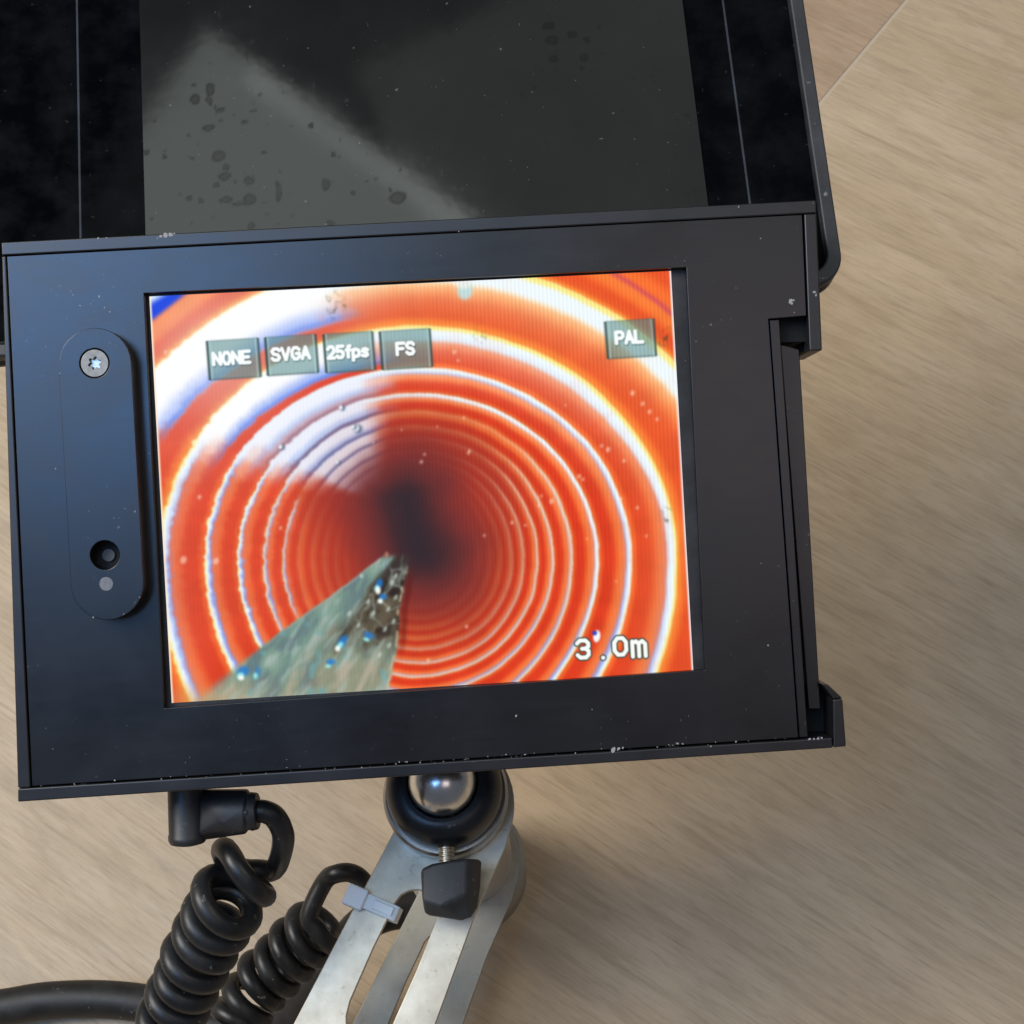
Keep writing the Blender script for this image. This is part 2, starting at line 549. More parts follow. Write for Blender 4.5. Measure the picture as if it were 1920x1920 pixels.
    c = _mix(c, (255, 255, 255), np.clip(glow, 0, 1) * .45)
    # outermost band in the far corner
    dc = (X - 280) * .62 + (Y - 556) * .78
    c = _mix(c, (34, 74, 226), _ss(44, 32, dc))
    c = _mix(c, (225, 240, 255), _ss(24, 4, dc + .25 * (Y - 556)))

    # ---- darkness at the end of the pipe
    dseg = _seg(X, Y, 760, 940, 788, 1035) + (_fbm(X / 60, Y / 60, 41) - .5) * 24
    dseg = dseg - 14 * _ss(770, 880, X) * _ss(900, 1000, Y)
    c = _mix(c, (158, 52, 42), _ss(225, 105, dseg) * .8 * (1 - g * .7))
    c = _mix(c, (116, 48, 48), _ss(150, 62, dseg) * .9)
    c = _mix(c, (70, 42, 46), _ss(92, 22, dseg) * .9)
    c = _mix(c, (46, 40, 48), _ss(60, 0, dseg) * .75)

    # ---- trickle of water on the pipe floor
    py = [1030, 1037, 1088, 1186, 1240, 1297, 1340]
    xl = np.interp(Y, py, [728, 724, 659, 524, 456, 392, 330]) + (_fbm(Y / 8, X / 50, 51) - .5) * 5
    xr = np.interp(Y, [1030, 1067, 1137, 1205, 1286, 1340], [770, 764, 751, 746, 730, 722]) + (_fbm(Y / 10, X / 50, 52) - .5) * 5
    t = np.clip((X - xl) / (xr - xl + 1e-6), 0, 1)
    far = _ss(1036, 1050, Y)
    soft = np.interp(Y, [1040, 1180, 1300], [2, 3, 22])
    inw = _ss(-soft, soft, X - xl) * _ss(3, -2, X - xr) * far
    n1 = _fbm((X + .5 * Y) / 22, (Y - .55 * X) / 60, 61)
    n2 = _fbm((X + .4 * Y) / 20, (Y - .3 * X) / 34, 62)
    wc = np.zeros_like(c)
    wc[:] = np.array([122, 152, 138]) / 255
    wc = _mix(wc, (178, 188, 180), _ss(.5, .8, n1))
    wc = _mix(wc, (104, 126, 128), _ss(.5, .25, n1))
    mid = _ss(.36, .58, t + (n1 - .5) * .22) * _ss(1245, 1180, Y + (n1 - .5) * 40)
    wc = _mix(wc, (88, 76, 60), mid * .9)
    wc = _mix(wc, (44, 34, 30), mid * _ss(.5, .75, n2) * .9)
    wc = _mix(wc, (142, 128, 108), mid * _ss(.42, .22, n2) * .8)
    wc = _mix(wc, (60, 52, 50), _ss(1120, 1060, Y) * _ss(.35, .6, t))
    bot = _ss(1195, 1262, Y + (n2 - .5) * 50) * _ss(.30, .55, t + (n1 - .5) * .4)
    wc = _mix(wc, (176, 142, 104), bot * .4)
    wc = _mix(wc, (176, 166, 150), bot * _ss(.55, .8, _fbm((X + .3 * Y) / 12, Y / 70, 65)) * .9)
    corner = _ss(1255, 1312, Y)
    wc = _mix(wc, (188, 164, 130), corner * _ss(.5, .1, t) * .8)
    fl = _fbm((X * .8 + Y * .6) / 9, (Y * .8 - X * .6) / 46, 68)
    wc = _mix(wc, (172, 192, 184), _ss(.56, .74, fl) * .55 * (1 - mid * .5))
    wc = _mix(wc, (110, 172, 176), _ss(.62, .8, _fbm(X / 15, Y / 18, 69)) * .6 * (1 - mid))
    # rippled light lines on the dark water
    rip = np.abs(_fbm(X / 24, Y / 34, 71, 2) - .5)
    wc = _mix(wc, (150, 158, 150), _ss(.045, .005, rip) * mid * .65)
    c = c * (1 - inw[..., None]) + wc * inw[..., None]
    dedge = np.abs(X - xr + 3)
    c = _mix(c, (208, 190, 160), _ss(3, .5, dedge) * _ss(1055, 1080, Y) * _ss(.35, .6, _fbm(Y / 14, X / 90, 77)) * .9)
    c = _mix(c, (90, 26, 22), _ss(9, 2, np.abs(X - xr - 9)) * _ss(1060, 1100, Y) * _ss(1255, 1180, Y) * .5)
    ledge = np.abs(X - xl - 4)
    c = _mix(c, (172, 172, 160), _ss(5, 1, ledge) * _ss(1050, 1085, Y) * _ss(1230, 1150, Y) * .6)
    c = _mix(c, (214, 150, 92), _ss(1268, 1318, Y) * _ss(430, 330, X) * .6)

    def blob(x, y, rx, ry, col, a=1.0, rot=0.0):
        nonlocal c
        ca, sa = math.cos(rot), math.sin(rot)
        u = ((X - x) * ca + (Y - y) * sa) / rx
        v = (-(X - x) * sa + (Y - y) * ca) / ry
        c = _mix(c, col, _ss(1.25, .6, np.hypot(u, v)) * a)
    for x, y, rx, ry, rot in [(454, 1262, 12, 10, -.5), (640, 1206, 8, 15, .6), (618, 1244, 9, 6, 0), (690, 1194, 11, 6, .4),
                              (709, 1098, 7, 11, .3), (716, 1122, 8, 6, 0), (482, 1262, 7, 10, 0)]:
        blob(x + 2, y - 3, rx, ry, (40, 124, 214), .8 if rx > 7.5 or y < 1150 else .5, rot)
        blob(x - 3, y + 5, rx * .62, ry * .62, (150, 236, 238), .95, rot)
    for x, y, rx, ry in [(452, 1271, 6, 5), (709, 1107, 5, 8), (713, 1127, 5, 5), (633, 1216, 5, 6)]:
        blob(x, y, rx, ry, (250, 255, 246), 1)
    for x, y in [(735, 1092), (742, 1120), (728, 1142), (738, 1165), (722, 1180), (700, 1150), (690, 1128), (730, 1210), (712, 1228), (672, 1172), (655, 1150), (742, 1080)]:
        blob(x, y, 3, 6, (196, 212, 204), .8, .5)
    blob(725, 1040, 4, 6, (190, 130, 110), .8)
    blob(678, 1080, 3, 4, (190, 220, 220), .9)

    # ---- grit and droplets on the pipe wall
    for x, y, s in [(852, 660, 6), (859, 676, 4), (870, 783, 4), (880, 846, 5), (1186, 737, 7), (1205, 757, 6), (1218, 772, 6), (1232, 786, 5),
                    (1140, 843, 7), (1128, 836, 5), (1170, 864, 5), (1086, 893, 6), (1093, 899, 5), (1195, 952, 5), (1212, 1005, 4),
                    (1230, 1245, 6), (1034, 940, 7), (790, 866, 5), (796, 852, 4), (878, 850, 4), (753, 806, 3), (960, 980, 5), (908, 1004, 4),
                    (875, 1175, 5), (803, 1238, 5), (374, 932, 6), (526, 990, 5), (405, 1052, 9), (344, 1050, 10), (1010, 948, 4), (1165, 935, 4),
                    (310, 660, 5), (1015, 930, 4), (985, 985, 4), (820, 800, 3), (700, 830, 3), (1060, 760, 3), (1100, 1010, 3), (1155, 1090, 3)]:
        blob(x, y, s * .62, s * .8, (255, 224, 200), .6, .4)
    for x, y, s in [(669, 803, 9), (663, 800, 5), (634, 867, 4), (640, 764, 6), (527, 838, 6)]:
        blob(x + 2, y + 1, s, s, (60, 80, 110), .7, .4)
        blob(x - 1, y, s * .6, s * .75, (250, 252, 255), 1, .4)
    blob(872, 545, 15, 18, (190, 224, 226), .95, .2)
    blob(868, 530, 17, 12, (240, 240, 236), .85, .1)
    # dried dirt on the display glass
    for x, y, s, a in [(1243, 628, 22, .7), (1250, 965, 15, .7), (630, 568, 26, .55), (630, 590, 14, .5), (900, 625, 20, .3), (1232, 665, 3, 1), (335, 1152, 3, 1)]:
        dd = np.hypot(X - x, (Y - y) * .8)
        crk = np.abs(_fbm(X / 13 + x, Y / 13, 81, 2) - .5)
        c = _mix(c, (70, 66, 44), _ss(s, s * .5, dd) * _ss(.05, .012, crk) * a)

    c = _blur(c, 1.6 / step)
    # ---- on-screen buttons and captions
    ang = -.0635
    ca, sa = math.cos(ang), math.sin(ang)
    for bx, by, bw_, bh, word, tx, ty in [(438.5, 673, 96, 73, 'NONE', 434, 671), (547, 665.5, 95, 72, 'SVGA', 545, 663),
                                          (655, 660, 92, 73, '25fps', 652, 659), (761.5, 654.5, 94, 72, 'FS', 760, 653.5), (1182.5, 635, 91, 70, 'PAL', 1180, 632)]:
        xs, ys = X - bx, Y - by
        lx, ly = xs * ca + ys * sa - .0 * ys, -xs * sa + ys * ca
        lx = lx + (-.012) * ly
        ins = _ss(.8, -.8, np.abs(lx) - bw_ / 2) * _ss(.8, -.8, np.abs(ly) - bh / 2)
        und = c.copy()
        tint = np.array([88, 136, 136]) / 255
        lum = und.mean(-1, keepdims=True)
        btn = (und * .75 + lum * .25) * .42 + tint * .58
        c = c * (1 - ins[..., None]) + btn * ins[..., None]
        eL = np.exp(-((lx + bw_ / 2) / 2.4) ** 2) * (np.abs(ly) < bh / 2)
        eR = np.exp(-((lx - bw_ / 2) / 2.4) ** 2) * (np.abs(ly) < bh / 2)
        eB = np.exp(-((ly - bh / 2) / 2.0) ** 2) * (np.abs(lx) < bw_ / 2)
        eT = np.exp(-((ly + bh / 2) / 1.8) ** 2) * (np.abs(lx) < bw_ / 2)
        c = _mix(c, (44, 66, 64), np.clip(eL + .85 * eR, 0, 1) * .85)
        c = _mix(c, (60, 84, 84), np.clip(.7 * eB + .35 * eT, 0, 1) * .7)
        c = _mix(c, (200, 230, 230), (np.exp(-((lx + bw_ / 2 - 5) / 1.6) ** 2) + np.exp(-((lx - bw_ / 2 + 5) / 1.6) ** 2)) * ins * .45)
        wd = {'f': .62, '5': .9, '2': .9, 'p': .9, 's': .8}
        D = _text(X, Y, word, tx, ty, 21, 13 if word != 'SVGA' else 13.5, 5.2, ang, wd)
        c = _mix(c, (40, 70, 72), _ss(5.2, 2.8, _text(X, Y, word, tx + 1.5, ty + 2, 21, 13, 5.2, ang, wd)) * .35)
        c = _mix(c, (252, 255, 255), _ss(4.1, 2.5, D))
    for word, tx, ty, ch, cw in [('3', 1093, 1217, 32, 21), ('.', 1134, 1218, 32, 8), ('0', 1163, 1212, 31, 22), ('m', 1198, 1216, 29, 24)]:
        D = _text(X, Y, word, tx, ty, ch, cw, 0, -.055)
        c = _mix(c, (48, 74, 70), _ss(7.6, 5.2, D) * .85)
        c = _mix(c, (250, 255, 250), _ss(4.6, 3.0, D))
    blob(1119, 1193, 7, 12, (248, 252, 255), 1, .15)
    blob(1115, 1187, 5, 5, (40, 60, 190), .85)
    # pale line along the two side edges of the display
    u = (X - np.interp(Y, [556, 1318], [280, 322]))
    v = (np.interp(Y, [508, 1258], [1258, 1300]) - X)
    c = _mix(c, (255, 236, 214), _ss(5, 1.5, u) * .9)
    c = _mix(c, (240, 246, 255), _ss(5, 1.5, v) * .85)
    c = _blur(c, .9 / step)
    # pixel columns
    lum = c.mean(-1)
    ph = (X - .052 * Y) / 7.4 + .0009 * (Y - 500) + .0000 * X
    st = np.sin(2 * math.pi * ph) * (.008 + .024 * _ss(620, 1000, X) * _ss(1300, 700, Y)) * (1 - _ss(.93, 1.0, lum) * .8)
    c = c * (1 + st[..., None]) + st[..., None] * .25 * np.array([.2, .6, .6])
    return np.clip(c, 0, 1)

# ---------------------------------------------------------------- floor
def floor_material(name, base_shift, offs):
    n = Nodes(name)
    v = n.mapped((1, 1, 1))
    add = n.new('ShaderNodeVectorMath', operation='ADD')
    n.t.links.new(v, add.inputs[0])
    add.inputs[1].default_value = offs
    v = add.outputs[0]
    def stretched(sx, sy):
        mp = n.new('ShaderNodeMapping')
        mp.inputs['Scale'].default_value = (sx, sy, 1)
        n.t.links.new(v, mp.inputs['Vector'])
        return mp.outputs[0]
    broad = n.noise(stretched(3.0, 9), 1.7, 3, .55, .6)
    streak = n.noise(stretched(7, 46), 2.4, 5, .66, .5)
    fine = n.noise(stretched(26, 260), 2.0, 4, .65)
    mott = n.noise(stretched(12, 30), 2.4, 5, .65, .3)
    c = n.ramp(broad, [(.28, tuple(x * s for x, s in zip((.455, .338, .210), base_shift))), (.72, tuple(x * s for x, s in zip((.58, .445, .30), base_shift)))])
    c = n.mix(n.ramp(streak, [(.44, 0.0), (.74, .62)]), c, tuple(x * s for x, s in zip((.335, .245, .158), base_shift)))
    c = n.mix(n.ramp(fine, [(.46, 0.0), (.76, .34)]), c, tuple(x * s for x, s in zip((.31, .225, .145), base_shift)))
    c = n.mix(n.ramp(mott, [(.48, 0.0), (.74, .5)]), c, tuple(x * s for x, s in zip((.58, .465, .335), base_shift)))
    pore = n.noise(stretched(26, 430), 2.0, 4, .7)
    c = n.mix(n.ramp(pore, [(.52, 0.0), (.70, .55)]), c, tuple(x * s for x, s in zip((.27, .19, .12), base_shift)))
    c = n.mix(n.ramp(n.noise(stretched(5, 130), 2.0, 4, .6, .3), [(.54, 0.0), (.70, .36)]), c, tuple(x * s for x, s in zip((.30, .215, .138), base_shift)))
    n.bump(pore, .10, .0003)
    return n.set(color=c, rough=n.ramp(fine, [(.3, .42), (.7, .56)]), spec=.4)

# grain direction and the butt joint of the boards
gA, gB = on_level(1600, 1040, 0), on_level(1800, 1150, 0)
g_dir = (gB - gA).normalized()
j_mid = on_level(1620, 95, 0)
fa = math.atan2(g_dir.y, g_dir.x)
F = Matrix.Translation((j_mid.x, j_mid.y, 0)) @ Matrix.Rotation(fa, 4, 'Z')
Finv = F.inverted()
floor_mat = Nodes('pale board core')
floor_mat.set(color=(.50, .405, .30), rough=.7)
floor_me = mesh('floor', [(-3, -3, -.0004), (3, -3, -.0004), (3, 3, -.0004), (-3, 3, -.0004)], [(0, 1, 2, 3)])
floor = link('floor', floor_me, floor_mat.m)
floor['kind'] = 'structure'
floor['label'] = 'laminate floor of pale oak boards'
# local frame of the boards: x along the grain, y across; the joint in view is the line x = 0
q0, q1 = Finv @ on_level(1700, 0, 0), Finv @ on_level(1540, 190, 0)
jang = math.atan2(q1.x - q0.x, q1.y - q0.y)          # the joint's small departure from square
corners = [(Finv @ on_level(x, y, 0)).y for x, y in ((0, 0), (1920, 0), (1920, 1920), (0, 1920))]
y_lo = min(corners) - .03
BW = max(corners) - min(corners) + .06
y_mid = (Finv @ on_level(1570, 470, 0)).y               # long joint, tight, mostly under the monitor
mats = [floor_material('oak laminate', (1, 1, 1), (0, 0, 0)), floor_material('oak laminate, greyer board', (.86, .80, .80), (3.1, 1.7, 0)),
        floor_material('oak laminate, next row', (.98, .98, .98), (1.3, 5.2, 0))]
sk = math.tan(jang)
g, gl = .0008, .00004
for x0, x1, y0, y1, mi in ((-1.6, -g, y_mid + gl, y_lo + BW, 1), (g, 2.2, y_mid + gl, y_lo + BW, 0), (-2.0, 2.4, y_lo, y_mid - gl, 2)):
    s0, s1 = (sk * y0, sk * y1) if mi < 2 else (0, 0)
    o = link('plank', slab([(x0 + s0, y0), (x1 + s0, y0), (x1 + s1, y1), (x0 + s1, y1)], [], -.0055, 0), mats[mi], floor, bevel=.0002 if mi == 2 else .0005, segs=2)
    o.matrix_world = F.copy()
for k, (y0, y1, xj) in enumerate([(y_lo - .5, y_lo, .7), (y_lo - 1.0, y_lo - .5, -.4), (y_lo - 1.5, y_lo - 1.0, .2), (y_lo + BW, y_lo + BW + .5, .35), (y_lo + BW + .5, y_lo + BW + 1.0, -.6), (y_lo + BW + 1.0, y_lo + BW + 1.5, .5)]):
    for x0, x1, mi in ((-2.2, xj - .0005, k % 3), (xj + .0005, 2.4, (k + 1) % 3)):
        o = link('plank', slab([(x0, y0 + gl), (x1, y0 + gl), (x1, y1 - gl), (x0, y1 - gl)], [], -.0055, 0), mats[mi], floor, bevel=.0004, segs=2)
        o.matrix_world = F.copy()

# ---------------------------------------------------------------- cover behind the monitor
up_c = Vector((-975.0, 11210.0, -2400.0)).normalized()
rt_c = up_c.cross(Vector((0, 0, 1))).normalized()
nr_c = rt_c.cross(up_c)
LR = R @ Matrix((rt_c, up_c, nr_c)).transposed()
L0 = at(770, 450, .349)
LM = Matrix.Translation(L0) @ LR.to_4x4()
LI = LM.inverted()
ln = (LR @ Vector((0, 0, 1)))
def lid(px, py, h=0.0):
    """coordinates on the cover (h above its face) seen at that place"""
    d = ray(px, py)
    t = (L0 + ln * h - CAM).dot(ln) / d.dot(ln)
    p = LI @ (CAM + d * t)
    return p.x, p.y

cover = empty('display_cover', LM, 'glossy black cover panel with raised rim, tilted up behind the monitor', 'cover')
xr_out = lid(1557, 375)[0]
xl_out = lid(-75, 420)[0]
yb = lid(1500, 545)[1]
yt = lid(900, -230)[1]
def rrect(x0, y0, x1, y1, r, n=8):
    pts = []
    for cx, cy, a in ((x1 - r, y1 - r, 0), (x0 + r, y1 - r, 90), (x0 + r, y0 + r, 180), (x1 - r, y0 + r, 270)):
        for i in range(n + 1):
            t = math.radians(a + 90 * i / n)
            pts.append((cx + r * math.cos(t), cy + r * math.sin(t)))
    return pts
rimw = .0038
outl = rrect(xl_out, yb, xr_out, yt, .0085)
inl = rrect(xl_out + rimw, yb + rimw, xr_out - rimw, yt - rimw, .0055)
M_LID = black_plastic('gloss black cover plastic', (.0012, .0015, .0024), .05, .05, .03, 0)
M_RIM = black_plastic('scuffed rim plastic', (.020, .021, .024), .45, .6)
link('back_plate', slab(outl, [], -.004, -.0006), M_LID, cover)
link('rim', slab(outl, [inl], -.0058, .0030), M_RIM, cover, bevel=.0007, segs=3)
# the side strips and the middle window, divided by scored grooves
xa, xb_ = lid(147, 220)[0], lid(1382, 200)[0]
wa, wb = lid(270, 300)[0], lid(1304, 200)[0]
for x0, x1, nm in ((xl_out + rimw, xa - .0003, 'side_strip'), (xa + .0003, xb_ - .0003, 'middle_plate'), (xb_ + .0003, xr_out - rimw, 'side_strip')):
    link(nm, slab([(x0, yb + rimw), (x1, yb + rimw), (x1, yt - rimw), (x0, yt - rimw)], [], -.0006, 0), M_LID, cover, bevel=.00012, segs=1)
M_GROOVE = black_plastic('dust in the groove', (.026, .030, .038), .7, .5, .2)
for x in (xa, xb_):
    link('groove', slab([(x - .00028, yb + rimw), (x + .00028, yb + rimw), (x + .00028, yt - rimw), (x - .00028, yt - rimw)], [], -.0006, -.00015), M_GROOVE, cover)

# clear plate with dried water marks
def stain_mask(px, py):
    m = np.zeros_like(px)
    rnd = random.Random(11)
    spots = [(415, 262, 12, 11), (424, 302, 12, 9), (470, 402, 7, 7), (408, 318, 6, 6), (428, 284, 6, 6), (404, 128, 9, 13), (424, 170, 7, 5),
             (470, 315, 10, 8), (522, 340, 6, 20), (628, 278, 5, 5), (590, 217, 5, 5), (659, 355, 5, 5), (280, 242, 6, 5), (313, 254, 5, 4), (340, 330, 4, 4),
             (357, 338, 6, 5), (378, 345, 5, 4), (398, 203, 12, 7), (467, 200, 7, 5), (483, 178, 7, 3), (425, 348, 13, 7), (468, 350, 12, 12), (450, 358, 14, 4),
             (740, 372, 16, 12), (1050, 60, 11, 9), (1052, 90, 12, 9), (1092, 80, 9, 8), (1054, 126, 9, 7), (1118, 94, 6, 6), (1110, 130, 7, 7), (374, 145, 9, 11),
             (400, 150, 6, 8), (735, 72, 9, 5), (500, 262, 6, 4), (610, 335, 8, 12), (552, 217, 4, 4), (310, 413, 5, 4), (326, 413, 5, 4), (614, 410, 9, 5), (286, 372, 4, 4)]
    for i in range(150):
        spots.append((rnd.uniform(285, 1290), rnd.uniform(-40, 430), rnd.uniform(1.5, 4.5), rnd.uniform(1.5, 4.5)))
    wx = (_fbm(px / 14, py / 14, 5) - .5) * 7
    wy = (_fbm(px / 14, py / 14, 9) - .5) * 7
    for x, y, a, b in spots:
        s = .46 if a > 4.6 else rnd.uniform(.15, .45)
        near = (np.abs(px - x) < a * 2.5 + 6) & (np.abs(py - y) < b * 2.5 + 6)
        d = np.hypot((px[near] + wx[near] - x) / a, (py[near] + wy[near] - y) / b)
        ringed = _ss(1.25, .85, d) * (.72 + .28 * _ss(.4, .9, d))
        m[near] = np.maximum(m[near], ringed * s)
    return np.clip(m, 0, 1)

def film_mesh():
    nx, ny = 420, 230
    y0, y1 = yb + rimw + .001, yt - rimw - .001
    U, V = np.meshgrid(np.linspace(0, 1, nx), np.linspace(0, 1, ny))
    x = wa + (wb - wa) * U
    y = y0 + (y1 - y0) * V
    me = bpy.data.meshes.new('film')
    verts = np.stack([x, y, np.full_like(x, .0004)], -1).reshape(-1, 3)
    i = np.arange(nx * ny).reshape(ny, nx)
    q = np.stack([i[:-1, :-1], i[:-1, 1:], i[1:, 1:], i[1:, :-1]], -1).reshape(-1, 4)
    me.vertices.add(len(verts))
    me.vertices.foreach_set('co', verts.astype(np.float32).ravel())
    me.loops.add(q.size)
    me.loops.foreach_set('vertex_index', q.astype(np.int32).ravel())
    me.polygons.add(len(q))
    me.polygons.foreach_set('loop_start', np.arange(0, q.size, 4, dtype=np.int32))
    me.update(calc_edges=True)
    # where each point of the plate lies, in units of about 0.14 mm, for the marks
    S = FPX / .352
    pxx = 770 + (x - lid(770, 300)[0]) * S * .985
    pyy = 300 - (y - lid(770, 300)[1]) * S * .95
    a = me.attributes.new('stain', 'FLOAT', 'POINT')
    a.data.foreach_set('value', stain_mask(pxx, pyy).astype(np.float32).ravel())
    return me

nf = Nodes('smoked clear plate with dried water marks')
att = nf.new('ShaderNodeAttribute', attribute_name='stain')
st = att.outputs['Fac']
v = nf.mapped()
cloud = nf.noise(v, 28, 4, .6)
base = nf.mix(nf.ramp(cloud, [(.3, 0.0), (.75, 1.0)]), (.0060, .0068, .0064), (.0110, .0120, .0108))
haze_ = nf.noise(v, 11, 5, .62, .8)
base = nf.mix(nf.ramp(haze_, [(.42, 0.0), (.72, .8)]), base, (.0145, .0150, .0132))
base = nf.mix(st, base, (.0045, .0048, .0046))
specks = nf.ramp(nf.noise(v, 700, 1, .4), [(.775, 0.0), (.795, 1.0)])
base = nf.mix(nf.math('MULTIPLY', specks, .35), base, (.22, .22, .21))
rough = nf.math('ADD', nf.math('MULTIPLY', st, .25), nf.ramp(cloud, [(.3, .05), (.7, .095)]))
specl = nf.math('SUBTRACT', .5, nf.math('MULTIPLY', st, .34))
nf.set(color=base, rough=rough, spec=specl)
nf.bump(cloud, .02, .002)

# ---------------------------------------------------------------- monitor
D0 = .320                      # distance of the front of the frame
roll = math.radians(3.2)
MM = Matrix.Translation(at(800, 960, D0)) @ (R @ Matrix.Rotation(roll, 3, 'Z')).to_4x4()
MI = MM.inverted()
mn = MM.to_3x3() @ Vector((0, 0, 1))
def mon(px, py, h=0.0):
    """coordinates in the monitor's frame, on the plane h in front of its front face"""
    d = ray(px, py)
    p = MI @ (CAM + d * (D0 - h))
    return p.x, p.y
def mons(pts, h=0.0):
    return [mon(x, y, h) for x, y in pts]

monitor = empty('inspection_monitor', MM, 'black metal monitor showing the inside of an orange ribbed pipe', 'monitor')

def bar(name, pts, z0, z1, mat=None, bev=.0004, parent=None):
    return link(name, slab(mons(pts, z1), [], z0, z1), mat or M_FRAME, parent or monitor, bevel=bev, segs=3)

# frame bars, butted end to end
TL, TR, BR, BL = (2, 454), (1530, 375), (1587, 1401), (33, 1504)
bar('frame_bar', [(2, 454), (1530, 375), (1531, 399.5), (3, 479)], -.026, 0)                       # top
bar('frame_bar', [(3, 480), (11, 479.6), (57, 1477), (33, 1478)], -.026, 0)                       # left
bar('frame_bar', [(33, 1479), (1561, 1383), (1562, 1402.6), (33, 1504)], -.026, 0)               # bottom
bar('frame_bar', [(1508, 401.2), (1531, 400), (1542, 657), (1518, 658)], -.020, 0)                 # right, upper stub
bk = bar('end_bracket', [(1562, 1312), (1580, 1310), (1587, 1400), (1563, 1402)], -.016, 0)        # right, lower foot
bar('end_bracket', [(1541, 1283), (1552, 1283), (1580, 1309), (1562, 1311)], -.016, -.0012, M_METAL, .0003)
# inner corner web of the upper stub
bar('corner_web', [(1500, 640), (1517, 640), (1518, 659), (1501, 660)], -.022, -.008, M_DARK, .0002)

# bezel plate with the display opening
open_px = [(270, 549), (1287, 501), (1322, 1256), (308, 1328)]
bez = mons([(13, 481), (1504, 403), (1512, 592), (1441, 598), (1497, 1383), (60, 1474)], -.0003)
hole = mons(open_px, -.0003)
link('bezel_plate', slab(bez, [hole], -.0024, -.0003), M_METAL, monitor, bevel=.00018, segs=2)
# carcase behind the plate
body = mons([(8, 478), (1506, 402), (1516, 640), (1462, 642), (1512, 1384), (40, 1480)], -.004)
link('carcase', slab(body, [], -.026, -.004), M_DARK, monitor)
link('side_lip', slab(mons([(1443, 600), (1461, 599), (1515, 1382), (1499, 1383)], -.001), [], -.0038, -.001), M_METAL, monitor, bevel=.0002)
link('side_wall', slab(mons([(1463, 645), (1499, 655), (1539, 1330), (1516, 1330)], -.005), [], -.024, -.005), M_METAL, monitor, bevel=.0003)
link('pocket_floor', slab(mons([(1500, 1290), (1560, 1290), (1566, 1384), (1512, 1386)], -.010), [], -.016, -.010), M_DARK, monitor)
link('pocket_roof', slab(mons([(1440, 570), (1520, 570), (1524, 640), (1450, 640)], -.008), [], -.02, -.008), M_DARK, monitor)
# lcd module
lcd = mons([(262, 540), (1296, 492), (1330, 1265), (300, 1337)], -.0026)
link('lcd_border', slab(lcd, [], -.0038, -.0026), M_LCD, monitor)

def display_mesh():
    nx, ny = 760, 590
    hz = -.0025
    U, V = np.meshgrid(np.linspace(0, 1, nx), np.linspace(0, 1, ny))
    c = [(280, 556), (1258, 508), (1300, 1258), (322, 1318)]
    B = [(1 - U) * (1 - V), U * (1 - V), U * V, (1 - U) * V]
    X = sum(b * p[0] for b, p in zip(B, c))
    Y = sum(b * p[1] for b, p in zip(B, c))
    rgb = screen_rgb(X, Y, 1.29)
    lc = [mon(x, y, hz) for x, y in c]
    x = sum(b * p[0] for b, p in zip(B, lc))
    y = sum(b * p[1] for b, p in zip(B, lc))
    verts = np.stack([x, y, np.full_like(x, hz)], -1).reshape(-1, 3)
    me = bpy.data.meshes.new('display')
    i = np.arange(nx * ny).reshape(ny, nx)
    q = np.stack([i[:-1, :-1], i[1:, :-1], i[1:, 1:], i[:-1, 1:]], -1).reshape(-1, 4)
    me.vertices.add(len(verts))
    me.vertices.foreach_set('co', verts.astype(np.float32).ravel())
    me.loops.add(q.size)
    me.loops.foreach_set('vertex_index', q.astype(np.int32).ravel())
    me.polygons.add(len(q))
    me.polygons.foreach_set('loop_start', np.arange(0, q.size, 4, dtype=np.int32))
    me.update(calc_edges=True)
    lin = np.where(rgb <= .04045, rgb / 12.92, ((rgb + .055) / 1.055) ** 2.4)
    col = np.concatenate([lin, np.ones(lin.shape[:2] + (1,))], -1)
    a = me.attributes.new('picture', 'FLOAT_COLOR', 'POINT')
    a.data.foreach_set('color', col.astype(np.float32).ravel())
    return me

ns = Nodes('lit display')
pa = ns.new('ShaderNodeAttribute', attribute_name='picture')
ns.set(color=(.002, .002, .002), rough=.25, spec=.06, ecol=pa.outputs['Color'], estr=1.0)
disp = link('display', display_mesh(), ns.m, monitor)
disp['label'] = 'lit display with an orange pipe, caption buttons and 3.0m'

# latch arm with its screw, hole and pin
def stadium(p, q, r, n=16):
    p, q = Vector(p), Vector(q)
    a = math.atan2((q - p).y, (q - p).x)
    return [(q.x + r * math.cos(a - math.pi / 2 + math.pi * i / n), q.y + r * math.sin(a - math.pi / 2 + math.pi * i / n)) for i in range(n + 1)] + \
           [(p.x + r * math.cos(a + math.pi / 2 + math.pi * i / n), p.y + r * math.sin(a + math.pi / 2 + math.pi * i / n)) for i in range(n + 1)]
LH = .0042
sc_u = D0 / FPX
la, lb = mon(178, 683, LH), mon(201, 1094, LH)
screw_c, hole_c, pin_c = mon(177, 681, LH), mon(196.5, 1041, LH), mon(199.5, 1095, LH)
link('latch_arm', slab(stadium(la, lb, 67.5 * sc_u), [circle(*hole_c, 27 * sc_u, 40), circle(*screw_c, 27.5 * sc_u, 40)], -.0004, LH), M_METAL, monitor, bevel=.00022, segs=2)
def star(cx, cy, r0, r1, n=6):
    pts = []
    for i in range(n * 8):
        t = 2 * math.pi * i / (n * 8)
        r = r1 + (r0 - r1) * (.5 + .5 * math.cos(n * t))
        pts.append((cx + r * math.cos(t + .3), cy + r * math.sin(t + .3)))
    return pts
sr = 25.6 * sc_u
scr = link('screw', slab(circle(*screw_c, sr, 48), [star(*screw_c, 12.5 * sc_u, 7.5 * sc_u)], LH - .0012, LH - .0001), M_SCREW, monitor, bevel=.00012)
link('socket_floor', slab(star(*screw_c, 13 * sc_u, 8 * sc_u), [], LH - .002, LH - .0010), M_BRASS, scr)
